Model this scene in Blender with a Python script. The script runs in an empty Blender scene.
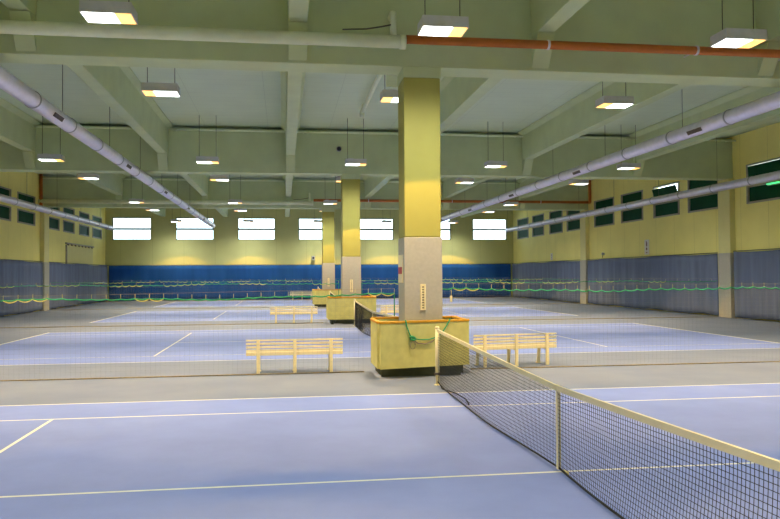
import bpy, bmesh, math, random
from mathutils import Vector, Matrix
random.seed(7)
C = bpy.context.scene.collection
PI = math.pi

# ------------------------------------------------------------------ measures
B = 16.974            # bay length (one court per bay)
Y1 = 7.767            # centre of the first court; the nets run along x = 0
BEAM = 15.6           # front face of the first cross beam
ZB, ZBT = 6.56, 8.45  # underside / top of the cross beams
ZC = 8.56             # ceiling
XW = 18.1             # side walls
YF, YB = -1.45, 66.8  # wall behind the camera, far wall

# ------------------------------------------------------------------ materials
def new_mat(name):
    m = bpy.data.materials.new(name); m.use_nodes = True
    return m, m.node_tree, m.node_tree.nodes['Principled BSDF']

def N(nt, typ, **kw):
    n = nt.nodes.new(typ)
    for k, v in kw.items(): setattr(n, k, v)
    return n

def setv(b, **kw):
    for k, v in kw.items(): b.inputs[k].default_value = v

def mottled(name, col, var=0.06, scale=3.0, rough=0.7, metal=0.0, bump=0.0, spec=0.3, stretch=(1, 1, 1)):
    """one colour with a little wear: noise lightens and darkens it"""
    m, nt, b = new_mat(name)
    tc = N(nt, 'ShaderNodeTexCoord'); mp = N(nt, 'ShaderNodeMapping'); mp.inputs['Scale'].default_value = stretch
    no = N(nt, 'ShaderNodeTexNoise'); no.inputs['Scale'].default_value = scale; no.inputs['Detail'].default_value = 5
    rp = N(nt, 'ShaderNodeValToRGB')
    rp.color_ramp.elements[0].position = .3; rp.color_ramp.elements[1].position = .7
    rp.color_ramp.elements[0].color = [max(0, c * (1 - var)) for c in col] + [1]
    rp.color_ramp.elements[1].color = [min(1, c * (1 + var)) for c in col] + [1]
    L = nt.links.new
    L(tc.outputs['Object'], mp.inputs['Vector']); L(mp.outputs['Vector'], no.inputs['Vector'])
    L(no.outputs['Fac'], rp.inputs['Fac']); L(rp.outputs['Color'], b.inputs['Base Color'])
    setv(b, Roughness=rough, Metallic=metal); b.inputs['Specular IOR Level'].default_value = spec
    if bump:
        bp = N(nt, 'ShaderNodeBump'); bp.inputs['Strength'].default_value = bump; bp.inputs['Distance'].default_value = .02
        L(no.outputs['Fac'], bp.inputs['Height']); L(bp.outputs['Normal'], b.inputs['Normal'])
    return m

class Ex:
    """small arithmetic on shader sockets"""
    def __init__(s, nt, sock): s.nt, s.s = nt, sock
    def op(s, o, *a):
        n = s.nt.nodes.new('ShaderNodeMath'); n.operation = o
        for i, v in enumerate((s,) + a):
            if isinstance(v, Ex): s.nt.links.new(v.s, n.inputs[i])
            else: n.inputs[i].default_value = v
        return Ex(s.nt, n.outputs[0])
    def abs(s): return s.op('ABSOLUTE')
    def __add__(s, o): return s.op('ADD', o)
    def __sub__(s, o): return s.op('SUBTRACT', o)
    def __mul__(s, o): return s.op('MULTIPLY', o)
    def lt(s, v): return s.op('LESS_THAN', v)
    def gt(s, v): return s.op('GREATER_THAN', v)
    def between(s, a, c): return s.gt(a) * s.lt(c)
    def max(s, o): return s.op('MAXIMUM', o)

def floor_material():
    m, nt, b = new_mat('court_carpet'); L = nt.links.new
    tc = N(nt, 'ShaderNodeTexCoord'); sp = N(nt, 'ShaderNodeSeparateXYZ'); L(tc.outputs['Object'], sp.inputs[0])
    x = Ex(nt, sp.outputs['X']).abs()
    y = Ex(nt, sp.outputs['Y'])
    v = ((y - (Y1 - B / 2)).op('FLOORED_MODULO', B) - B / 2).abs()
    blue = x.lt(11.885) * v.lt(5.485)
    w = .05
    lines = (v.between(5.485 - w, 5.485) * x.lt(11.885))
    lines = lines.max(v.between(4.115 - w, 4.115) * x.lt(11.885))
    lines = lines.max(x.between(6.4 - w, 6.4) * v.lt(4.115))
    lines = lines.max(v.lt(w / 2) * x.lt(6.4))
    lines = lines.max(x.between(11.885 - .09, 11.885) * v.lt(5.485))
    lines = lines.max(v.lt(w / 2) * x.between(11.65, 11.885))
    n1 = N(nt, 'ShaderNodeTexNoise'); n1.inputs['Scale'].default_value = .55; n1.inputs['Detail'].default_value = 6; n1.inputs['Roughness'].default_value = .65
    n2 = N(nt, 'ShaderNodeTexNoise'); n2.inputs['Scale'].default_value = 90; n2.inputs['Detail'].default_value = 2
    L(tc.outputs['Object'], n1.inputs['Vector']); L(tc.outputs['Object'], n2.inputs['Vector'])
    def ramp(c0, c1):
        r = N(nt, 'ShaderNodeValToRGB'); r.color_ramp.elements[0].position = .3; r.color_ramp.elements[1].position = .72
        r.color_ramp.elements[0].color = c0 + (1,); r.color_ramp.elements[1].color = c1 + (1,)
        L(n1.outputs['Fac'], r.inputs['Fac']); return r.outputs['Color']
    def mix(f, a, c):
        n = N(nt, 'ShaderNodeMix', data_type='RGBA')
        if isinstance(f, Ex): L(f.s, n.inputs['Factor'])
        else: n.inputs['Factor'].default_value = f
        for k, u in ((6, a), (7, c)):
            if isinstance(u, tuple): n.inputs[k].default_value = u + (1,)
            else: L(u, n.inputs[k])
        return n.outputs[2]
    grey = ramp(FLOOR_GREY[0], FLOOR_GREY[1])
    blu = ramp(FLOOR_BLUE[0], FLOOR_BLUE[1])
    col = mix(blue, grey, blu)
    col = mix(lines, col, (.86, .84, .70))
    sp2 = N(nt, 'ShaderNodeMix', data_type='RGBA', blend_type='MULTIPLY'); sp2.inputs['Factor'].default_value = .12
    L(col, sp2.inputs[6]); L(n2.outputs['Fac'], sp2.inputs[7])
    L(sp2.outputs[2], b.inputs['Base Color'])
    setv(b, Roughness=.62); b.inputs['Specular IOR Level'].default_value = .28
    bp = N(nt, 'ShaderNodeBump'); bp.inputs['Strength'].default_value = .15; bp.inputs['Distance'].default_value = .004
    L(n2.outputs['Fac'], bp.inputs['Height']); L(bp.outputs['Normal'], b.inputs['Normal'])
    return m

def panelled(name, col, axis, pitch, joint=.012, var=.04, dark=.55, rough=.75, cross=None):
    """painted panels with thin joints every `pitch` metres along an axis"""
    m, nt, b = new_mat(name); L = nt.links.new
    tc = N(nt, 'ShaderNodeTexCoord'); sp = N(nt, 'ShaderNodeSeparateXYZ'); L(tc.outputs['Object'], sp.inputs[0])
    a = Ex(nt, sp.outputs[axis]); j = (a + 1000).op('FLOORED_MODULO', pitch).lt(joint)
    if cross:
        c = Ex(nt, sp.outputs[cross[0]]); j = j.max((c + 1000).op('FLOORED_MODULO', cross[1]).lt(joint))
    no = N(nt, 'ShaderNodeTexNoise'); no.inputs['Scale'].default_value = .8; no.inputs['Detail'].default_value = 5
    L(tc.outputs['Object'], no.inputs['Vector'])
    rp = N(nt, 'ShaderNodeValToRGB')
    rp.color_ramp.elements[0].position = .3; rp.color_ramp.elements[1].position = .7
    rp.color_ramp.elements[0].color = [c * (1 - var) for c in col] + [1]; rp.color_ramp.elements[1].color = [c * (1 + var) for c in col] + [1]
    L(no.outputs['Fac'], rp.inputs['Fac'])
    mx = N(nt, 'ShaderNodeMix', data_type='RGBA'); L(j.s, mx.inputs['Factor']); L(rp.outputs['Color'], mx.inputs[6])
    mx.inputs[7].default_value = [c * dark for c in col] + [1]
    L(mx.outputs[2], b.inputs['Base Color']); setv(b, Roughness=rough); b.inputs['Specular IOR Level'].default_value = .25
    return m

def emitter(name, col, s):
    m, nt, b = new_mat(name)
    setv(b, Roughness=.3); b.inputs['Base Color'].default_value = (.8, .8, .8, 1)
    b.inputs['Emission Color'].default_value = col + (1,); b.inputs['Emission Strength'].default_value = s
    return m

def clear_glass():
    m, nt, b = new_mat('clear_glass'); nt.nodes.remove(b); L = nt.links.new
    tr = N(nt, 'ShaderNodeBsdfTransparent'); tr.inputs['Color'].default_value = (.95, .98, .97, 1)
    gl = N(nt, 'ShaderNodeBsdfGlossy'); gl.inputs['Roughness'].default_value = .05
    fr = N(nt, 'ShaderNodeFresnel'); fr.inputs['IOR'].default_value = 1.45
    mx = N(nt, 'ShaderNodeMixShader'); L(fr.outputs[0], mx.inputs[0]); L(tr.outputs[0], mx.inputs[1]); L(gl.outputs[0], mx.inputs[2])
    L(mx.outputs[0], nt.nodes['Material Output'].inputs['Surface'])
    return m

FLOOR_GREY = ((.17, .20, .30), (.22, .255, .345))
FLOOR_BLUE = ((.215, .285, .645), (.275, .35, .745))
M = {}
M['floor'] = floor_material()
M['wall'] = panelled('cream_wall_panels', (.54, .53, .23), 'X', 2.65)
M['wall_side'] = panelled('cream_side_wall_panels', (.90, .80, .27), 'Y', 2.0)
M['ceiling'] = panelled('ceiling_boards', (.58, .66, .465), 'X', 2.65, .015, .03, .8, cross=('Y', .62))
M['beam'] = mottled('pale_green_concrete', (.53, .60, .345), .05, 1.5, .8, bump=.05)
M['yellow'] = mottled('yellow_column_paint', (.39, .36, .085), .03, 2, .6)
M['pilaster'] = mottled('cream_pilaster_paint', (.74, .68, .29), .03, 2, .7)
M['cladding'] = mottled('grey_felt_cladding', (.45, .425, .36), .05, 14, .95, bump=.04, spec=.1)
M['curtain_blue'] = mottled('deep_blue_curtain', (.013, .072, .28), .12, 2, .9, spec=.1, stretch=(1, 1, .1))
M['curtain_grey'] = mottled('slate_blue_curtain', (.155, .185, .29), .14, 2.5, .9, spec=.1, stretch=(1, 1, .1))
M['galv'] = mottled('galvanised_duct', (.78, .73, .84), .06, 4, .38, metal=.55, spec=.5)
M['collar'] = mottled('duct_collar_metal', (.40, .39, .44), .06, 6, .45, metal=.6)
M['slot'] = mottled('dark_slot', (.10, .075, .06), .1, 20, .7)
M['white_pipe'] = mottled('painted_pipe_lagging', (.76, .80, .56), .05, 3, .7)
M['orange'] = mottled('orange_brown_pipe', (.50, .15, .03), .10, 3, .5)
M['housing'] = mottled('grey_lamp_housing', (.62, .60, .60), .06, 8, .5, metal=.2)
M['wire'] = mottled('dark_wire', (.10, .10, .08), .1, 10, .6)
M['lens_white'] = emitter('white_lamp_glass', (.96, 1.0, .97), 6)
M['lens_amber'] = emitter('amber_lamp_glass', (1.0, .46, .04), 2.0)
M['cream'] = mottled('cream_enamel', (.88, .77, .47), .04, 5, .45)
M['net'] = mottled('black_net_cord', (.022, .022, .024), .2, 30, .8)
M['divider'] = mottled('grey_green_net_cord', (.20, .23, .22), .2, 20, .9)
M['rope_green'] = mottled('green_rope', (.03, .30, .13), .25, 40, .8)
M['rope_yellow'] = mottled('yellow_cord', (.78, .68, .22), .15, 40, .8)
M['rope_grey'] = mottled('grey_brown_rope', (.30, .25, .18), .2, 40, .9)
M['ply'] = mottled('khaki_plywood', (.60, .56, .20), .09, 5, .7, bump=.1)
M['rail'] = mottled('orange_wood_rail', (.62, .31, .02), .12, 6, .55, stretch=(1, 6, 6))
M['base'] = mottled('dark_base', (.06, .07, .05), .2, 5, .8)
M['frame'] = mottled('brown_grey_window_frame', (.36, .33, .24), .08, 5, .6)
M['frame_backlit'] = mottled('backlit_tone_window_frame', (.17, .18, .15), .05, 5, .7)  # frame colour darkened to look backlit against the daylight
M['green_glass'] = mottled('dark_green_glass', (.009, .065, .026), .15, 1.5, .6, spec=.06)
M['glass'] = clear_glass()
M['sign'] = mottled('white_sign_board', (.80, .76, .68), .03, 8, .6)
M['sign_mark'] = mottled('dark_sign_mark', (.22, .10, .08), .1, 8, .7)
M['red'] = mottled('red_sign_panel', (.45, .06, .06), .1, 8, .6)
M['grey_plastic'] = mottled('grey_plastic', (.45, .46, .48), .05, 8, .5)
M['black'] = mottled('black_plastic', (.02, .02, .022), .1, 8, .4)
M['green_reflection'] = emitter('green_reflection_glow', (.02, 1.0, .25), 1.1)  # glow that imitates a green reflection, not a lamp

# ------------------------------------------------------------------ mesh helpers
class MB:
    def __init__(s): s.bm = bmesh.new(); s.mi = 0
    def _f(s, vs):
        try: f = s.bm.faces.new(vs); f.material_index = s.mi; return f
        except ValueError: return None
    def box(s, x0, x1, y0, y1, z0, z1, mat=None):
        p = [(x0, y0, z0), (x1, y0, z0), (x1, y1, z0), (x0, y1, z0), (x0, y0, z1), (x1, y0, z1), (x1, y1, z1), (x0, y1, z1)]
        v = [s.bm.verts.new(Vector(q) if mat is None else mat @ Vector(q)) for q in p]
        for f in ((0, 3, 2, 1), (4, 5, 6, 7), (0, 1, 5, 4), (1, 2, 6, 5), (2, 3, 7, 6), (3, 0, 4, 7)): s._f([v[i] for i in f])
        return s
    def prism(s, outline, axis, a0, a1):
        """extrude a closed 2-D outline along axis: 'x' takes (y,z), 'y' takes (x,z), 'z' takes (x,y)"""
        def P(u, w, a): return {'x': (a, u, w), 'y': (u, a, w), 'z': (u, w, a)}[axis]
        v0 = [s.bm.verts.new(P(u, w, a0)) for u, w in outline]; v1 = [s.bm.verts.new(P(u, w, a1)) for u, w in outline]
        n = len(outline)
        s._f(v0); s._f(v1[::-1])
        for i in range(n): s._f([v0[i], v1[i], v1[(i + 1) % n], v0[(i + 1) % n]])
        return s
    def tube(s, pts, r, n=8, cap=True):
        pts = [Vector(p) for p in pts]; rs = r if isinstance(r, (list, tuple)) else [r] * len(pts)
        rings = []; ref = None
        for i, p in enumerate(pts):
            t = (pts[min(i + 1, len(pts) - 1)] - pts[max(i - 1, 0)]).normalized()
            if ref is None: ref = Vector((0, 0, 1)) if abs(t.z) < .9 else Vector((1, 0, 0))
            u = (ref - t * ref.dot(t)).normalized(); w = t.cross(u); ref = u
            rings.append([s.bm.verts.new(p + (u * math.cos(2 * PI * k / n) + w * math.sin(2 * PI * k / n)) * rs[i]) for k in range(n)])
        for a, c in zip(rings, rings[1:]):
            for k in range(n):
                f = s._f([a[k], a[(k + 1) % n], c[(k + 1) % n], c[k]])
                if f and n > 5: f.smooth = True
        if cap and n > 2: s._f(rings[0][::-1]); s._f(rings[-1])
        return s
    def ring(s, axis_pt, axis, r0, r1, w, n=20):
        """a short collar round a pipe"""
        a = Vector(axis); p = Vector(axis_pt)
        s.tube([p - a * w / 2, p - a * w / 2 + a * 1e-3, p + a * w / 2 - a * 1e-3, p + a * w / 2], [r0, r1, r1, r0], n)
        return s
    def grid(s, fn, nu, nv):
        vs = [[s.bm.verts.new(fn(i / nu, j / nv)) for j in range(nv + 1)] for i in range(nu + 1)]
        for i in range(nu):
            for j in range(nv):
                f = s._f([vs[i][j], vs[i + 1][j], vs[i + 1][j + 1], vs[i][j + 1]])
                if f: f.smooth = True
        return s
    def build(s, name, mats, parent=None, bevel=0, solid=0):
        bmesh.ops.recalc_face_normals(s.bm, faces=s.bm.faces[:]) if not solid else None
        me = bpy.data.meshes.new(name); s.bm.to_mesh(me); s.bm.free()
        for m in (mats if isinstance(mats, (list, tuple)) else [mats]): me.materials.append(m)
        o = bpy.data.objects.new(name, me); C.objects.link(o)
        if parent is not None: o.parent = parent
        if bevel:
            b = o.modifiers.new('bevel', 'BEVEL'); b.width = bevel; b.segments = 2; b.limit_method = 'ANGLE'
        if solid:
            q = o.modifiers.new('solidify', 'SOLIDIFY'); q.thickness = solid; q.offset = 0
        return o

def tag(o, label, cat, group=None, kind=None):
    o['label'] = label; o['category'] = cat
    if group: o['group'] = group
    if kind: o['kind'] = kind
    return o

def thing(name, loc, label, cat, group=None, kind=None, rz=0):
    o = bpy.data.objects.new(name, None); C.objects.link(o); o.empty_display_size = .2
    o.location = loc; o.rotation_euler.z = rz
    return tag(o, label, cat, group, kind)

def dup(root, loc, label, rz=None, group=None):
    r = root.copy(); C.objects.link(r); r.location = loc; r['label'] = label
    if rz is not None: r.rotation_euler.z = rz
    if group: r['group'] = group
    for ch in list(root.children):
        c = ch.copy(); C.objects.link(c); c.parent = r
        for g in list(ch.children):
            d = g.copy(); C.objects.link(d); d.parent = c
    return r

ORD = ['front', 'second', 'third', 'rear']
NTH = ['first', 'second', 'third', 'fourth', 'fifth', 'sixth', 'seventh']

# ------------------------------------------------------------------ shell
m = MB().box(-XW - .3, XW + .3, YF - .3, YB + .3, -.25, 0)
tag(m.build('floor', M['floor']), 'carpeted hall floor with four blue tennis courts marked in white lines', 'floor', kind='structure')
m = MB().box(-XW - .3, XW + .3, YF - .3, YB + .3, ZC, ZC + .2)
tag(m.build('ceiling', M['ceiling']), 'grey-green boarded ceiling between the concrete ribs', 'ceiling', kind='structure')

def holed(mb, plane, p0, p1, lo, hi, holes):
    """a wall slab with rectangular holes; holes = (a0,a1,z0,z1)"""
    As = sorted({lo[0], hi[0]} | {h[0] for h in holes} | {h[1] for h in holes})
    Zs = sorted({lo[1], hi[1]} | {h[2] for h in holes} | {h[3] for h in holes})
    for z0, z1 in zip(Zs, Zs[1:]):
        run = None
        for a0, a1 in zip(As, As[1:]):
            solid = not any(h[0] - 1e-6 <= a0 and a1 <= h[1] + 1e-6 and h[2] - 1e-6 <= z0 and z1 <= h[3] + 1e-6 for h in holes)
            if solid: run = (run[0], a1) if run else (a0, a1)
            if (not solid or a1 == As[-1]) and run:
                if plane == 'y': mb.box(run[0], run[1], p0, p1, z0, z1)
                else: mb.box(p0, p1, run[0], run[1], z0, z1)
                run = None
    return mb

BW = [(-15.92 + 5.3 * k, 3.24) for k in range(7)]          # far-wall windows: centre, width
BWZ = (5.27, 7.22)
tag(holed(MB(), 'y', YB, YB + .3, (-XW - .3, 0), (XW + .3, ZC), [(c - w / 2, c + w / 2) + BWZ for c, w in BW]).build('wall_back', M['wall']),
    'cream far wall with a row of seven daylit windows', 'wall', kind='structure')
tag(MB().box(-XW - .3, XW + .3, YF - .3, YF, 0, ZC).build('wall_front', M['wall']), 'plain cream end wall opposite the daylit windows', 'wall', kind='structure')

SW = []                                                    # side-wall windows: bay, place, y0, y1, row
for bay in (1, 2, 3):
    for k, (a, b) in enumerate([(33.68, 36.55), (37.4, 40.25), (41.5, 44.4), (45.4, 48.5)]):
        SW.append((bay, k, a + B * (bay - 2), b + B * (bay - 2)))
ROWS = {'lower': (5.26, 6.08), 'upper': (6.28, 7.06)}
holes = [(a, b) + z for _, _, a, b in SW for z in ROWS.values()]
tag(holed(MB(), 'x', XW, XW + .3, (YF, 0), (YB, ZC), holes).build('wall_right', M['wall_side']), 'cream side wall with dark green windows and one tilted open', 'wall', kind='structure')
tag(holed(MB(), 'x', -XW - .3, -XW, (YF, 0), (YB, ZC), holes).build('wall_left', M['wall_side']), 'cream side wall with dark green windows and a sliding gate', 'wall', kind='structure')

wn = 0
for k, (c, w) in enumerate(BW):
    wn += 1
    z0, z1 = BWZ; y = YB + .12
    f = MB(); t = .07
    f.box(c - w / 2, c + w / 2, y - .04, y + .06, z0, z0 + t).box(c - w / 2, c + w / 2, y - .04, y + .06, z1 - t, z1)
    f.box(c - w / 2, c - w / 2 + t, y - .04, y + .06, z0 + t, z1 - t).box(c + w / 2 - t, c + w / 2, y - .04, y + .06, z0 + t, z1 - t)
    zm = (z0 + z1) / 2 - .02
    f.box(c - w / 2 + t, c + w / 2 - t, y - .04, y + .06, zm - .085, zm + .085)
    o = tag(f.build('window_%d' % wn, M['frame_backlit']), '%s bright daylit window from the gate wall, in two panes' % NTH[k], 'window', 'daylit far-wall windows', 'structure')
    for a, b in ((z0 + t, zm - .085), (zm + .085, z1 - t)):
        MB().box(c - w / 2 + t, c + w / 2 - t, y, y + .012, a, b).build('pane', M['glass'], o)

BAYN = {1: 'beside the second court', 2: 'beside the third court', 3: 'beside the rear court'}
for side, wallname in ((1, 'sign'), (-1, 'gate')):
    for bay, k, a, b in SW:
        for row, (z0, z1) in ROWS.items():
            wn += 1; t = .09
            def X(u): return side * (XW + u)
            def bx(mb, u0, u1, y0, y1, c0, c1): return mb.box(min(X(u0), X(u1)), max(X(u0), X(u1)), y0, y1, c0, c1)
            f = MB()
            bx(f, -.03, .14, a, b, z0, z0 + t); bx(f, -.03, .14, a, b, z1 - t * .8, z1)
            bx(f, -.03, .14, a, a + t * 1.4, z0 + t, z1 - t * .8); bx(f, -.03, .14, b - t * 1.4, b, z0 + t, z1 - t * .8)
            tilt = side == 1 and row == 'upper' and ((bay == 2 and k == 1) or (bay == 1 and k == 3))
            what = 'tilted open' if tilt else 'dark green'
            o = tag(f.build('window_%d' % wn, M['frame']), '%s %s window %s, %s along on the %s wall' % (what, row, BAYN[bay], NTH[k], wallname),
                    'window', 'dark green windows high on the %s wall' % wallname, 'structure')
            ya, yb, za, zb = a + t * 1.4, b - t * 1.4, z0 + t, z1 - t * .8
            p = MB()
            if tilt:
                dx = .20 if bay == 2 else .05
                hgt = zb - za
                ang = math.asin(dx / hgt)
                R = Matrix.Translation((XW + .02, 0, za)) @ Matrix.Rotation(-ang, 4, 'Y')
                p.box(-.012, .012, ya + .01, yb - .01, 0, hgt - (.075 if bay == 2 else .03), R)
            else:
                bx(p, .05, .07, ya, yb, za, zb)
            p.build('pane', M['green_glass'], o)

# cross beams with the haunched corbels that carry the ribs
RX = [-13.3, -7.98, -2.63, 2.63, 7.98, 13.3]
ZR = 7.30
for n in range(3):
    y0 = BEAM + B * n
    o = MB().box(-XW, XW, y0, y0 + .70, ZB, ZBT).build('beam', M['beam'], bevel=.02)
    tag(o, '%s wide concrete cross beam counted from the net post' % NTH[n], 'beam', 'concrete cross beams', 'structure')
    for x in RX:
        for s, yy in ((-1, y0), (1, y0 + .70)):
            MB().prism([(yy, ZB + .06), (yy + s * .42, ZR - .02), (yy, ZR - .02)], 'x', x - .19, x + .19).build('corbel', M['beam'], o)
for n in range(4):
    ya = YF if n == 0 else BEAM + B * (n - 1) + .70
    yb = BEAM + B * n if n < 3 else YB
    for k, x in enumerate(RX):
        w = .19
        m = MB().prism([(x - w, ZR), (x + w, ZR), (x + w + .03, ZC - .20), (x + w + .2, ZC - .05), (x + w + .2, ZC), (x - w - .2, ZC), (x - w - .2, ZC - .05), (x - w - .03, ZC - .20)], 'y', ya, yb)
        tag(m.build('ceiling_rib', M['beam'], bevel=.015), '%s ceiling rib from the gate wall above the %s court' % (NTH[k], ORD[n]), 'ceiling rib', 'concrete ceiling ribs', 'structure')

# thin conduits along the beams
for n in (1, 2):
    y = BEAM + B * n - .32
    m = MB()
    for x0, x1 in zip([-XW + .05] + RX, RX + [XW - .05]):
        a = x0 + (.25 if x0 in RX else 0); b = x1 - (.25 if x1 in RX else 0)
        m.tube([(a, y, 8.31), (b, y, 8.31)], .045, 8)
        for q in (a + .3, b - .3): m.box(q - .02, q + .02, y, BEAM + B * n, 8.295, 8.325)
    tag(m.build('conduit_pipe', M['white_pipe']), 'thin pale pipe high along the %s cross beam' % NTH[n], 'pipe', 'thin pipes on the cross beams', 'structure')

# pilasters on the side walls
for side, wallname in ((1, 'sign'), (-1, 'gate')):
    for n in range(3):
        y0 = BEAM + B * n - .13
        x0, x1 = sorted((side * XW, side * (XW - .28)))
        o = MB().box(x0, x1, y0, y0 + .95, 3.06, ZB).build('pilaster', M['pilaster'], bevel=.015)
        tag(o, 'cream wall pilaster under the %s cross beam on the %s wall' % (NTH[n], wallname), 'pilaster', 'wall pilasters', 'structure')
        x0, x1 = sorted((side * XW, side * (XW - .30)))
        q = MB().box(x0, x1, y0 - .02, y0 + .97, 0, 3.06).build('cladding', M['cladding'], o, bevel=.015); q['label'] = 'grey-beige felt cladding'

# columns in the middle row
for n in range(3):
    y0 = BEAM + B * n
    root = thing('column', (0, y0, 0), '%s square yellow column with grey felt foot, counted from the net' % NTH[n], 'column', 'middle row of columns', 'structure')
    MB().box(-.395, .395, .0, .80, 2.93, 6.34).build('shaft', M['yellow'], root, bevel=.02)
    MB().box(-.41, .41, -.015, .81, 6.34, ZB if True else 0).build('head', M['beam'], root, bevel=.012)['label'] = 'pale green head under the beam'
    MB().box(-.41, .41, -.012, .81, 0, 2.93).build('cladding', M['cladding'], root, bevel=.012)['label'] = 'grey felt cladding'
    # slotted rail on the column face
    r = thing('slotted_rail', (-.015, y0 - .012, 1.38), 'cream slotted rail screwed upright to the %s column' % NTH[n], 'rail', 'slotted rails on the columns')
    fr = MB(); fr.box(-.06, .06, -.022, 0, 0, .55)
    fr.build('backplate', M['cream'], r, bevel=.004)
    for side in (-1, 1):
        q = MB(); q.box(side * .04 - .012, side * .04 + .012, -.04, -.022, .01, .54); q.build('flange', M['cream'], r)
    for k in range(9): MB().box(-.02, .02, -.026, -.0222, .04 + k * .055, .062 + k * .055).build('slot', M['slot'], r)

# notice on the first column's side
nb = thing('notice_board', (-.411, BEAM + .12, 1.96), 'narrow cream notice with a red block on the first column side', 'notice')
MB().box(-.022, .004, 0, .56, 0, .60).build('board', M['cream'], nb, bevel=.004)
MB().box(-.027, -.0222, .03, .53, .19, .34).build('red_panel', M['red'], nb)['label'] = 'red block'

# pilaster clad etc. done; insulated pipe and orange pipe on beams 1 and 3
def cross_pipe(n, xs, zw, zo):
    y = BEAM + B * n - .50 if n == 0 else BEAM + B * n - .42
    m = MB().tube([(-XW + .02, y, zw), (xs - .02, y, zw)], .13, 20)
    o = m.build('lagged_pipe', M['white_pipe'])
    tag(o, 'thick pale lagged pipe in front of the %s cross beam' % NTH[n], 'pipe', 'lagged pipes', 'structure')
    MB().ring((xs - .06, y, zw), (1, 0, 0), .13, .15, .12).build('end_collar', M['white_pipe'], o)
    MB().tube([(xs - .25, y, zw + .05), (xs - .25, y + .05, zw + .52), (xs - .24, y + .09, zw + .6), (xs - .24, y + .20, zw + .64), (xs - .24, BEAM + B * n, zw + .65)], .07, 14).build('elbow', M['white_pipe'], o)
    MB().tube([(xs - .25, y, zw + .36), (xs - .5, y, zw + .3), (xs - .8, y + .02, zw + .25), (xs - 1.3, y + .03, zw + .22)], .016, 6).build('cable', M['wire'], o)
    z = zo
    m = MB().tube([(xs + .005, y, z), (XW - .02, y, z)], .09, 16)
    o = m.build('orange_pipe', M['orange'])
    tag(o, 'orange-brown pipe in front of the %s cross beam' % NTH[n], 'pipe', 'orange pipes', 'structure')
    for x in (2.63, 6.0, 8.3, 11.5, 14.5):
        MB().ring((x, y, z), (1, 0, 0), .09, .105, .05).build('clamp', M['galv'], o)
        MB().box(x - .012, x + .012, y + .08, BEAM + B * n, z - .012, z + .012).build('bracket', M['galv'], o)
cross_pipe(0, -.43, 6.93, 6.985)
cross_pipe(2, -1.0, 6.86, 7.05)
for side, wallname in ((-1, 'gate'), (1, 'sign')):
    x = side * (XW - .16); y = BEAM + 2 * B - .42
    if side == 1: x = side * (XW - .17); y -= .28
    tag(MB().tube([(x, y, 6.2 if side < 0 else 7.0), (x, y, ZC)], .10, 14).build('riser_pipe', M['orange']), 'orange-brown riser pipe up the %s wall by the third beam' % wallname, 'pipe', 'orange riser pipes', 'structure')

# ------------------------------------------------------------------ ducts
def duct(name, x, z, r, y0, y1, label, group, pitch, first, vents=()):
    root = thing(name, (x, y0, z), label, 'duct', group)
    L = y1 - y0
    m = MB()
    n = int(L / .12); pts = []; rs = []
    for i in range(n + 1):
        pts.append((0, L * i / n, 0)); rs.append(r + (.005 if i % 2 else 0))
    m.tube(pts, rs, 24)
    m.build('tube', M['galv'], root)
    y = first
    while y < y1 - .3:
        MB().ring((0, y - y0, 0), (0, 1, 0), r + .004, r + .022, .05, 24).build('collar', M['collar'], root)
        y += pitch
    s = -1 if x > 0 else 1
    for y in vents:
        a = math.radians(-38)
        R = Matrix.Translation((0, y - y0, 0)) @ Matrix.Rotation(a * s * -1 if s > 0 else PI - a * -1 * -1, 4, 'Y')
        R = Matrix.Translation((0, y - y0, 0)) @ Matrix.Rotation(math.radians(30 if s > 0 else 150), 4, 'Y')
        v = MB().box(r - .004, r + .014, -.36, .36, -.055, .055, R).build('outlet', M['slot'], root); v['label'] = 'dark slotted air outlet'
    y = first + 1.2
    while y < y1:
        MB().tube([(0, y - y0, r), (0, y - y0, ZC - z)], .008, 5).build('hanger', M['wire'], root)
        y += 5.3
    return root
for s, wn_ in ((-1, 'gate'), (1, 'sign')):
    duct('ventilation_duct', s * 8.61, 6.19, .185, 1.0, 61.8, 'long silver ventilation duct with outlets, hung towards the %s wall' % wn_, 'large ventilation ducts', 2.95, 2.95 * 1 + .25,
         [19.4 + 8.5 * k for k in range(-1, 5)])
    duct('air_pipe', s * 16.38, 5.95, .175, 1.0, 61.2 if s < 0 else 63.0, 'plain silver air pipe running below the windows of the %s wall' % wn_, 'wall-side air pipes', 2.8, 3.4)

for n in range(3):
    ya = BEAM + B * n + .9
    o = tag(MB().tube([(.02, ya, 8.30), (.02, ya + 11.6, 8.30)], .075, 12).build('drain_pipe', M['white_pipe']), 'pale pipe under the ceiling boards behind the %s beam, beside the columns' % NTH[n], 'pipe', 'pale ceiling pipes', 'structure')
    for q in (.6, 6, 11.4): MB().box(-.01, .05, ya + q - .03, ya + q + .03, 8.30, ZC).build('hanger', M['white_pipe'], o)
    MB().tube([(.02, ya + 11.5, 8.30), (.02, ya + 11.5, 8.08)], .09, 12).build('pipe_end', M['white_pipe'], o)
p = thing('hanging_panel', (-.17, 18.75, 6.92), 'pale hanging panel just above the lamp behind the first beam', 'panel')
MB().box(-.17, .17, -.02, .02, 0, .46).build('board', M['white_pipe'], p, bevel=.005)
for s_ in (-1, 1): MB().tube([(s_ * .14, 0, .46), (s_ * .14, 0, ZC - 6.92)], .008, 6).build('hanger_rod', M['wire'], p)

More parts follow.
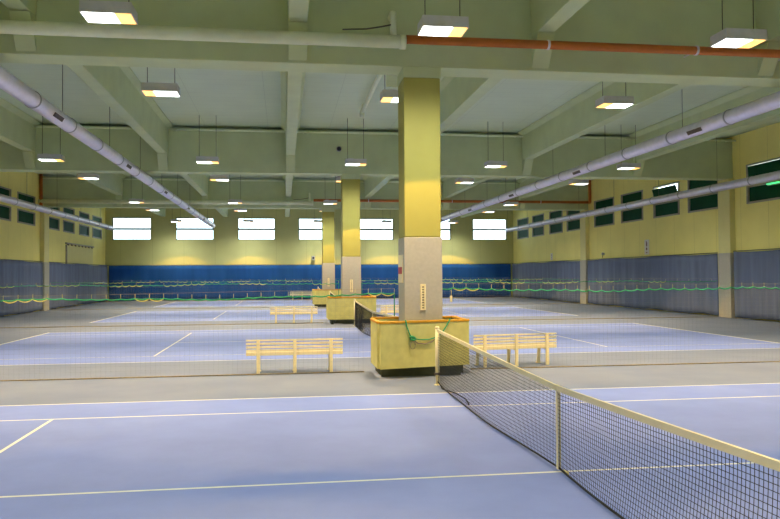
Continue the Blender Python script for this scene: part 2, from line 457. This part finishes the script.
# ------------------------------------------------------------------ ceiling lamps
def make_lamp(flip):
    root = thing('ceiling_lamp', (0, 0, 0), 'x', 'lamp', 'two-tone ceiling lamps')
    h = MB()                                    # open-bottomed trough, narrower at the top
    w0, d0, w1, d1, H = .43, .285, .425, .275, .20
    lo = [(-w0, -d0), (w0, -d0), (w0, d0), (-w0, d0)]; hi = [(-w1, -d1), (w1, -d1), (w1, d1), (-w1, d1)]
    vb = [h.bm.verts.new((x, y, 0)) for x, y in lo]; vt = [h.bm.verts.new((x, y, H)) for x, y in hi]
    ib = [h.bm.verts.new((x * .94, y * .9, 0)) for x, y in lo]; it = [h.bm.verts.new((x * .94, y * .9, .02)) for x, y in lo]
    for k in range(4):
        j = (k + 1) % 4
        h._f([vb[k], vb[j], vt[j], vt[k]]); h._f([vb[k], ib[k], ib[j], vb[j]]); h._f([ib[k], it[k], it[j], ib[j]])
    h._f(vt); h._f(it)
    h.build('housing', M['housing'], root)
    MB().box(-.30, -.1, -.08, .08, H, H + .05).build('control_gear', M['housing'], root)
    for s in (-1, 1):
        amber = (s > 0) ^ flip
        c = .14 * (1 if not flip else -1)
        g = MB().box(min(c, s * .404), max(c, s * .404), -.256, .256, -.008, .018)
        o = g.build('lens', M['lens_amber' if amber else 'lens_white'], root); o['label'] = 'amber glowing half' if amber else 'white glowing half'
        MB().tube([(s * .33, 0, H), (s * .33, 0, ZC - 6.66)], .009, 6).build('suspension_wire', M['wire'], root)
        L = bpy.data.lights.new('lamp_light', 'SPOT'); L.energy = SPOT_AMBER if amber else SPOT_WHITE
        L.color = (1.0, .55, .07) if amber else (.95, 1.0, .97)
        L.spot_size = math.radians(83); L.spot_blend = .05; L.shadow_soft_size = .04
        q = bpy.data.objects.new('lamp_light', L); C.objects.link(q); q.parent = root; q.location = (s * .19, 0, -.07); q.scale = (1.35, 1, 1)
    L = bpy.data.lights.new('lamp_glow', 'SPOT'); L.energy = GLOW; L.color = (.97, .975, .87)
    L.spot_size = math.radians(160); L.spot_blend = .97; L.shadow_soft_size = .15
    q = bpy.data.objects.new('lamp_glow', L); C.objects.link(q); q.parent = root; q.location = (0, 0, -.09)
    return root
SPOT_AMBER, SPOT_WHITE, GLOW = 800, 30, 740
ROWY = [Y1 - 5.709, Y1 + 5.709]
for n in (1, 2, 3): ROWY += [Y1 + B * n - 5.709, Y1 + B * n + 5.709]
ROWT = ['over the near court half', 'ahead of the first beam', 'behind the first beam', 'ahead of the second beam', 'behind the second beam',
        'ahead of the third beam', 'behind the third beam', 'by the daylit windows']
COLT = ['outer line by the gate wall', 'inner line on the gate side', 'in line with the columns', 'inner line on the sign side', 'outer line by the sign wall']
src = {}
for j, y in enumerate(ROWY):
    for k in range(-2, 3):
        flip = (j % 2 == 0)
        loc = (5.93 * k, y, 6.64 if j == 1 else 6.66)
        lab = 'boxy two-tone lamp %s, %s' % (ROWT[j], COLT[k + 2])
        if flip not in src:
            src[flip] = make_lamp(flip); src[flip].location = loc; src[flip]['label'] = lab
        else: dup(src[flip], loc, lab)

# ------------------------------------------------------------------ curtains
def curtain_side(side, ya, yb, label, group, ztop=3.12, seed=0, wall='sign'):
    rnd = random.Random(seed)
    ph = [rnd.uniform(0, 6.28) for _ in range(6)]
    x0 = side * (XW - .20)
    L = yb - ya
    def fn(u, v):
        y = ya + L * u; z = .04 + (ztop - .04) * v + .10 * math.sin(u * PI) * 0 - .03 * math.sin(u * L * .9 + ph[5]) * v
        amp = .035 + .06 * (1 - v)
        d = math.sin(y * 5.6 + ph[0] + .7 * math.sin(y * .8 + ph[1])) * .6 + .4 * math.sin(y * 11.3 + ph[2] + math.sin(y * 1.7)) + .3 * math.sin(y * 2.1 + ph[3] + v * 1.3)
        if v < .02: z += .05 * max(0, math.sin(y * 1.3 + ph[4]))
        return (x0 + amp * d * .55, y, z)
    o = MB().grid(fn, int(L * 9), 10).build('curtain', M['curtain_grey'], solid=.012)
    tag(o, label, 'curtain', group)
    r = MB().tube([(x0, ya, ztop + .03), (x0, yb, ztop + .03)], .018, 8).build('curtain_rail', M['wire'], o)
    for k in range(int(L // 2.4) + 1):
        q = MB().box(*sorted((side * XW, x0)), ya + .3 + k * 2.4, ya + .33 + k * 2.4, ztop + .02, ztop + .045); q.build('rail_bracket', M['wire'], o)
    return o
for side, w in ((1, 'sign'), (-1, 'gate')):
    for n in (1, 2, 3):
        ya = BEAM + B * (n - 1) + 1.05; yb = (BEAM + B * n - .26) if n < 3 else YB - .25
        curtain_side(side, ya, yb, 'slate blue curtain on the %s wall beside the %s court' % (w, ORD[n]), 'slate blue side curtains', 3.06 if n != 1 else 3.1, seed=n * 7 + side, wall=w)
def back_fn(u, v):
    x = -XW + .32 + (2 * XW - .64) * u
    d = math.sin(x * 3.1 + math.sin(x * .7)) * .02 + .012 * math.sin(x * 7.7)
    return (x, YB - .16 + d * (1.2 - v), .03 + 3.02 * v)
o = MB().grid(back_fn, 340, 8).build('curtain', M['curtain_blue'], solid=.012)
tag(o, 'deep blue curtain across the whole foot of the windowed far wall', 'curtain')
MB().tube([(-XW + .1, YB - .16, 3.075), (XW - .1, YB - .16, 3.075)], .016, 8).build('curtain_rail', M['wire'], o)

# ------------------------------------------------------------------ tennis nets
def net_thing(n):
    root = thing('tennis_net', (0, Y1 + B * n, 0), 'x', 'tennis net', 'tennis nets')
    Lh = 6.4
    def ztop(y): return .914 + (1.07 - .914) * (abs(y) / Lh) ** 1.15
    def zbot(y): return .045 + .03 * (abs(y) / Lh) ** 8
    def xoff(y, v):
        b = math.sin(PI * min(1, max(0, (abs(y)) / Lh)))
        return -.10 * b * v ** 2 + .012 * math.sin(y * 1.9) * v
    def P(y, v): return Vector((xoff(y, v), y, ztop(y) * (1 - v) + zbot(y) * v))
    m = MB(); cs = .045; nv = int(2 * (Lh - .06) / cs); nh = 21
    for i in range(nv + 1):
        y = -Lh + .06 + i * cs
        m.tube([P(y, v / 6) for v in range(7)], .0026, 3, cap=False)
    for j in range(1, nh):
        m.tube([P(-Lh + .05 + (2 * Lh - .1) * i / 90, j / nh) for i in range(91)], .0026, 3, cap=False)
    m.build('mesh', M['net'], root)
    m = MB()
    def band(y):
        return [P(y, 0) + Vector((-.014, 0, .012)), P(y, 0) + Vector((.014, 0, .012)), P(y, 0) + Vector((.014, 0, -.046)), P(y, 0) + Vector((-.014, 0, -.046))]
    prev = None
    for i in range(61):
        y = -Lh + .04 + (2 * Lh - .08) * i / 60
        cur = [m.bm.verts.new(p) for p in band(y)]
        if prev:
            for k in range(4): m._f([prev[k], prev[(k + 1) % 4], cur[(k + 1) % 4], cur[k]])
        prev = cur
    m.build('head_band', M['cream'], root)
    m = MB().tube([P(-Lh + .05 + (2 * Lh - .1) * i / 80, 1) for i in range(81)], .012, 6)
    m.build('bottom_cord', M['net'], root)
    # a slack tail of the bottom cord lying by the far post
    m = MB().tube([(.02, Lh - .05, .05), (-.03, Lh - .55, .015), (.10, Lh - 1.1, .013), (.13, Lh - 1.7, .013), (.04, Lh - 2.3, .02)], .010, 6)
    m.build('slack_cord', M['net'], root)
    s = MB().box(-.017, -.012, -.025, .025, .03, .927); s.box(.012, .017, -.025, .025, .03, .927); s.box(-.012, .012, -.025, .025, .927, .931)
    st = s.build('centre_strap', M['cream'], root)
    MB().box(.02, .05, -.16, -.04, .004, .03).build('strap_anchor', M['rope_yellow'], root)['label'] = 'yellow anchor tab'
    for s in (-1, 1):
        p = MB().tube([(0, s * (Lh + .02), 0), (0, s * (Lh + .02), 1.08)], .040, 16).build('post', M['cream'], root)
        MB().tube([(0, s * (Lh + .02), 1.08), (0, s * (Lh + .02), 1.10), (0, s * (Lh + .02), 1.13), (0, s * (Lh + .02), 1.135)], [.043, .043, .038, .02], 16).build('post_cap', M['cream'], p)
        MB().tube([(0, s * (Lh + .02), .0), (0, s * (Lh + .02), .015)], .07, 16).build('ground_sleeve', M['cream'], p)
        MB().box(-.055, .055, s * (Lh + .02) - .05, s * (Lh + .02) + .05, .20, .24).build('winder_clamp', M['slot'], p)
    return root
NL = ['black tennis net across the front court with its white band and strap', 'black tennis net of the second court behind the front column guard',
      'black tennis net of the third court beyond the second column', 'black tennis net of the rear court near the far wall']
net0 = net_thing(0); net0['label'] = NL[0]
for n in (1, 2, 3): dup(net0, (0, Y1 + B * n, 0), NL[n])

# ------------------------------------------------------------------ plywood guards round the columns
def panel(root, a, b, th, label=None):
    """upright board from a to b (x,y) with an orange rail along its top"""
    a, b = Vector((a[0], a[1], 0)), Vector((b[0], b[1], 0)); d = (b - a); L = d.length; ang = math.atan2(d.y, d.x)
    T = Matrix.Translation(a) @ Matrix.Rotation(ang, 4, 'Z')
    o = MB().box(0, L, 0, th, .215, 1.135, T).build('panel', M['ply'], root, bevel=.006)
    r = MB().box(-.01, L + .01, -.012, th + .012, 1.135, 1.185, T).build('top_rail', M['rail'], o, bevel=.008); r['label'] = 'orange wooden top rail'
    return o
for n in range(3):
    y0 = BEAM + B * n + .4
    root = thing('column_guard', (0, y0, 0), ['khaki plywood guard round the first column, its front board set askew', 'khaki plywood guard round the second column behind the net post', 'khaki plywood guard round the third column, nearest the far wall'][n],
                 'column guard', 'plywood column guards')
    if n == 0: panel(root, (-1.00, -.97), (.97, -.468), .06)
    else: panel(root, (-1.05, -.76), (1.03, -.76), .06)
    yl = -.84 if n == 0 else -.69
    panel(root, (-1.05, .30 if n == 0 else .70), (-1.05, yl), .06)
    panel(root, (.93 if n == 0 else 1.03, -.39 if n == 0 else -.69), (.93 if n == 0 else 1.03, .70), .06)
    panel(root, (.99 if n == 0 else 1.03, .77), (-.97 if n == 0 else -1.05, .77), .06)
    for s in (-1, 1): MB().box(s * .86 - .05, s * .86 + .05, -.15 if n == 0 else -.6, .66, 0, .21).build('base_runner', M['base'], root)
    for s in ((1,) if n == 0 else (-1, 1)):
        MB().box(-.80, .80, s * .58 - .05 if s > 0 else (-.62 if n else -.62), s * .58 + .05 if s > 0 else (-.52 if n else -.52), .04, .205).build('base_rail', M['base'], root)
    if n == 0: MB().box(-.92, .78, -.47, -.43, 0, .21).build('base_rail', M['base'], root)
# rope draped over the front board
rp = thing('draped_rope', (.04, BEAM - .31, .75), 'green rope looped over the front board of the first column guard', 'rope')
def fr(x, z, off=.03):     # a point just in front of the askew board
    y = BEAM + .4 - .97 + (x + 1.0) * (.515 / 2.02)
    return (x - .04, y - off - (BEAM - .31), z - .75)
MB().tube([fr(-.46, 1.195, -.03), fr(-.46, 1.195, .02), fr(-.43, 1.05), fr(-.37, .90), fr(-.32, .83), fr(-.15, .79), fr(.03, .785), fr(.19, .82), fr(.33, .90), fr(.44, 1.05), fr(.53, 1.195, .02), fr(.53, 1.195, -.03)], .013, 8).build('cord', M['rope_green'], rp)
MB().tube([fr(-.30, .80), fr(-.20, .72), fr(-.05, .70), fr(.10, .73), fr(.25, .83), fr(.31, .89)], .011, 8).build('grey_cord', M['rope_grey'], rp)['label'] = 'grey-brown second loop'
k = MB(); k.tube([fr(-.38, .84, .04), fr(-.33, .86, .05), fr(-.27, .84, .05), fr(-.24, .80, .04), fr(-.30, .79, .06), fr(-.37, .81, .04)], .022, 8); k.build('knot', M['rope_green'], rp)
MB().tube([fr(-.31 + .055 * math.cos(t * .6), .68 + .075 * math.sin(t * .6), .045) for t in range(11)], .008, 6).build('hook_ring', M['rope_grey'], rp)

# ------------------------------------------------------------------ benches
def bench():
    root = thing('bench', (0, 0, 0), 'x', 'bench', 'cream slatted benches')
    L = 1.05
    b = MB()                                             # back slats: on the far side of the back posts
    for z, h in ((.725, .035), (.65, .045), (.575, .045), (.505, .045)): b.box(-L, L, .025, .05, z - h / 2, z + h / 2)
    b.build('backrest', M['cream'], root, bevel=.004)
    s = MB()
    for k in range(4): s.box(-L, L, .05 + k * .115, .05 + k * .115 + .10, .435, .465)
    s.box(-L, L, .02, .048, .395, .47)
    s.build('seat', M['cream'], root, bevel=.005)
    for x in (-.79, 0, .79):
        p = MB(); p.box(x - .035, x + .035, -.03, .022, 0, .745)
        p.build('leg', M['cream'], root, bevel=.006)
        g = MB(); R = Matrix.Translation((x, .40, .40)) @ Matrix.Rotation(math.radians(9), 4, 'X')
        g.box(-.032, .032, -.028, .028, -.395, 0, R); g.box(x - .05, x + .05, .42, .53, 0, .018)
        g.build('leg', M['cream'], root, bevel=.005)
        MB().box(x - .028, x + .028, .022, .46, .37, .395).build('seat_bearer', M['cream'], root)
    return root
b0 = bench(); b0.location = (-2.70, 16.47, 0); b0['label'] = 'cream slatted bench on the gate side of the first column'
dup(b0, (2.40, 16.76, 0), 'cream slatted bench partly behind the front court net', rz=math.radians(8))
dup(b0, (-2.50, 33.55, 0), 'cream slatted bench on the gate side of the second column')
dup(b0, (2.45, 33.6, 0), 'cream slatted bench half hidden behind the first column')
dup(b0, (-1.40, 64.6, 0), 'cream slatted bench against the deep blue far curtain')

# ------------------------------------------------------------------ divider nets between the courts
def divider(n, side):
    y0 = BEAM + B * n + .70
    xa, xb = .52, XW - .45
    rnd = random.Random(n * 10 + side)
    wn_ = 'gate' if side < 0 else 'sign'
    root = thing('divider_net', (0, y0, 0), 'fine mesh divider net behind the %s court, %s side of the columns' % (ORD[n], wn_), 'divider net', 'divider nets between courts')
    za, zb = ((1.70, 1.58) if side < 0 else (1.80, 1.71)) if n == 0 else (1.79, 1.75)
    sp = .29; ns = int((xb - xa) / sp)
    wav = [rnd.uniform(0, 6.28) for _ in range(3)]
    def zt(x):
        t = (x - xa) / (xb - xa)
        return za + (zb - za) * t + .025 * math.sin(x * .9 + wav[0]) + .012 * math.sin(x * 2.7 + wav[1])
    def P(x, z): return (side * x, .02 * math.sin(x * 1.3 + z), z)
    def bot(x): return 1.22 if x < 1.2 else .03
    m = MB(); cs = .10
    for i in range(int((xb - xa) / cs) + 1):
        x = xa + i * cs
        z0 = bot(x); z1 = zt(x)
        m.tube([P(x, z0 + (z1 - z0) * q / 4) for q in range(5)], .0010, 3, cap=False)
    j = 0
    while j * cs < 1.85:
        z = .05 + j * cs; j += 1
        run = []
        for i in range(int((xb - xa) / .25) + 2):
            x = min(xb, xa + i * .25)
            if bot(x) <= z <= zt(x): run.append(P(x, z))
            elif len(run) > 1: m.tube(run, .0010, 3, cap=False); run = []
            else: run = []
        if len(run) > 1: m.tube(run, .0010, 3, cap=False)
    m.build('mesh', M['divider'], root)
    def scallop(i0, i1, depth, off):
        pts = []
        for i in range(i0, i1):
            for q in range(6):
                t = q / 6; x = xa + (i + t) * sp
                pts.append(Vector(P(x, zt(x) - depth * 4 * t * (1 - t) + off)) + Vector((0, -.012, 0)))
        x = xa + i1 * sp; pts.append(Vector(P(x, zt(x) + off)) + Vector((0, -.012, 0)))
        return pts
    MB().tube(scallop(0, ns, .035 if side > 0 or n else .02, 0), .014, 6).build('top_rope', M['rope_green'], root)
    MB().tube([P(xa, zt(xa) + .10), P(xa + 6, zt(xa + 6) + .10), P(xa + 12, zt(xa + 12) + .10), P(xb, zt(xb) + .10)], .0025, 5).build('guy_wire', M['rope_grey'], root)
    t0 = None
    for i in range(0, ns, 1 if n == 0 else 2):
        x = xa + i * sp
        if t0 is None: t_ = t0 = MB().tube([(0, 0, -.01), (0, 0, .10)], .004, 5).build('tie', M['rope_yellow'], root)
        else: t_ = t0.copy(); C.objects.link(t_); t_.parent = root
        t_.location = P(x, zt(x))
    # loose yellow lacing hanging in swags from parts of the rope
    if n == 0: segs = [(25, 28), (29, 32), (17, 19)] if side < 0 else [(1, 3), (38, 40)]
    else: segs = [(q, q + rnd.randint(2, 6)) for q in range(2, ns - 8, 9 if n == 1 else 7)]
    if n == 0 and side < 0: segs.append((0, 2))
    for a, b in segs: MB().tube(scallop(a, b, .055 if n == 0 else .05, -.005), .011, 6).build('lacing', M['rope_yellow'], root)
    MB().tube([P(xa, zt(xa)), P(xa, 1.5), P(xa, 1.22)], .012, 6).build('edge_cord', M['rope_green'], root)
    MB().tube([P(1.2, .02), P(6, .015), P(12, .015), P(xb, .02)], .014, 6).build('ground_rope', M['rope_grey'], root)
for n in range(3):
    for side in (-1, 1): divider(n, side)
g = thing('rope_tag', (.75, BEAM + .66, 1.52), 'cream wooden tag hanging from the green rope beside the first column', 'tag')
MB().box(-.026, .026, -.01, .01, 0, .14).build('block', M['cream'], g, bevel=.008)
MB().tube([(0, 0, .14), (.005, .005, .22), (0, .01, .27)], .006, 6).build('cord', M['rope_yellow'], g)

# ------------------------------------------------------------------ small fittings
d = thing('door_1', (-XW, 58.7, 0), 'pale sliding gate panel hung from a dark track on the side wall', 'gate', None, 'structure')
MB().box(.0, .07, -3.6, 3.6, .05, 4.38).build('panel', M['pilaster'], d, bevel=.01)
MB().box(.0, .12, -3.8, 3.8, 4.44, 4.54).build('track', M['frame'], d)
MB().box(.0, .10, -3.72, -3.6, .05, 4.38).build('edge_stile', M['frame'], d)
for k in range(8): MB().box(.02, .11, -3.3 + k * .94 - .06, -3.3 + k * .94 + .06, 4.34, 4.47).build('roller', M['slot'], d)
def sign(y, z, w, h, label):
    s = thing('wall_sign', (XW, y, z), label, 'sign', 'white wall signs')
    MB().box(-.025, 0, -w / 2, w / 2, 0, h).build('board', M['sign'], s, bevel=.004)
    # its worn marks: two strokes above a round blot, and a short one below
    q = MB(); q.box(-.029, -.0252, -w * .14, w * .12, h * .55, h * .82); q.box(-.029, -.0252, -w * .02, w * .16, h * .82, h * .9); q.box(-.029, -.0252, -w * .16, w * .16, h * .1, h * .17)
    q.tube([(-.029, 0, h * .38), (-.0252, 0, h * .38)], h * .10, 14)
    q.build('marking', M['sign_mark'], s)
sign(41.1, 3.22, .52, .86, 'upright white sign with dark marks above the curtain beside the third court')
sign(56.8, 3.2, .40, .55, 'small white sign above the curtain beside the rear court')
t = thing('sensor', (XW, 47.0, 3.16), 'small round grey sensor on a stem above the slate curtain', 'sensor')
MB().tube([(-.12, 0, 0), (-.12, 0, .22)], .016, 8).build('stem', M['wire'], t)
MB().tube([(-.16, 0, .26), (-.15, 0, .26), (-.07, 0, .26), (-.02, 0, .26), (.012, 0, .26)], [.05, .09, .09, .05, .05], 14).build('head', M['grey_plastic'], t)
s = thing('loudspeaker', (-.35, YB, 3.48), 'small grey loudspeaker on the far wall above the blue curtain', 'speaker')
MB().box(-.14, .14, -.34, -.10, 0, .36).build('cabinet', M['grey_plastic'], s, bevel=.02)
MB().tube([(0, -.345, .18), (0, -.34, .18)], .10, 18).build('cone', M['black'], s)
MB().tube([(0, .01, .18), (0, -.12, .18)], .03, 10).build('bracket', M['black'], s)
s = thing('dome_camera', (-.53, BEAM + B, 7.65), 'small black dome camera on the second cross beam', 'camera')
MB().tube([(0, 0, 0), (0, -.05, 0)], .12, 18).build('mount', M['grey_plastic'], s)
MB().tube([(0, -.05, 0), (0, -.09, -.01), (0, -.13, -.02), (0, -.15, -.02)], [.10, .09, .06, .02], 16).build('dome', M['black'], s)
s = thing('exit_reflection', (XW - .02, 29.5, 5.93), 'green exit-sign reflection built as a glowing bar at a window of the sign wall', 'reflection')  # emissive bar stands in for an exit sign's reflection in the pane
MB().box(-.14, -.05, -.40, .40, .02, .08).build('reflection_bar', M['green_reflection'], s, bevel=.01)
MB().box(-.05, .02, -.47, .47, -.01, .12).build('bracket', M['frame'], s)

# ------------------------------------------------------------------ daylight
w = bpy.data.worlds.new('daylight'); bpy.context.scene.world = w; w.use_nodes = True
bg = w.node_tree.nodes['Background']; bg.inputs['Color'].default_value = (.74, .90, 1.0, 1); bg.inputs['Strength'].default_value = 4.6
for k, (c, wd) in enumerate(BW):
    L = bpy.data.lights.new('window_portal', 'AREA'); L.shape = 'RECTANGLE'; L.size = wd; L.size_y = BWZ[1] - BWZ[0]; L.cycles.is_portal = True
    o = bpy.data.objects.new('window_portal', L); C.objects.link(o); o.location = (c, YB + .29, sum(BWZ) / 2); o.rotation_euler = (-PI / 2, 0, 0)

# ------------------------------------------------------------------ camera
f, yaw, pit, roll, H, X0 = 746.436, .141058, .0202475, -.0064751, 2.13779, 2.927495
R1 = Matrix(((math.cos(yaw), -math.sin(yaw), 0), (math.sin(yaw), math.cos(yaw), 0), (0, 0, 1)))
R2 = Matrix(((1, 0, 0), (0, math.cos(pit), math.sin(pit)), (0, -math.sin(pit), math.cos(pit))))
R3 = Matrix(((math.cos(roll), 0, math.sin(roll)), (0, 1, 0), (-math.sin(roll), 0, math.cos(roll))))
R = R3 @ R2 @ R1
right, fwd, up = R[0], R[1], R[2]
cam = bpy.data.cameras.new('camera'); cam.sensor_width = 36; cam.lens = f / 780 * 36; cam.clip_end = 200; cam.clip_start = .05
co = bpy.data.objects.new('camera', cam); C.objects.link(co)
mw = Matrix.Identity(4)
for i in range(3): mw[i][0] = right[i]; mw[i][1] = up[i]; mw[i][2] = -fwd[i]
mw.translation = Vector((-X0, 0, H)); co.matrix_world = mw
sc = bpy.context.scene; sc.camera = co
sc.view_settings.view_transform = 'Standard'; sc.view_settings.look = 'None'; sc.view_settings.gamma = 1; sc.view_settings.exposure = 0.12
sc.view_settings.use_curve_mapping = False
sc.cycles.use_denoising = True
sc.cycles.max_bounces = 10; sc.cycles.diffuse_bounces = 6; sc.cycles.sample_clamp_indirect = 6
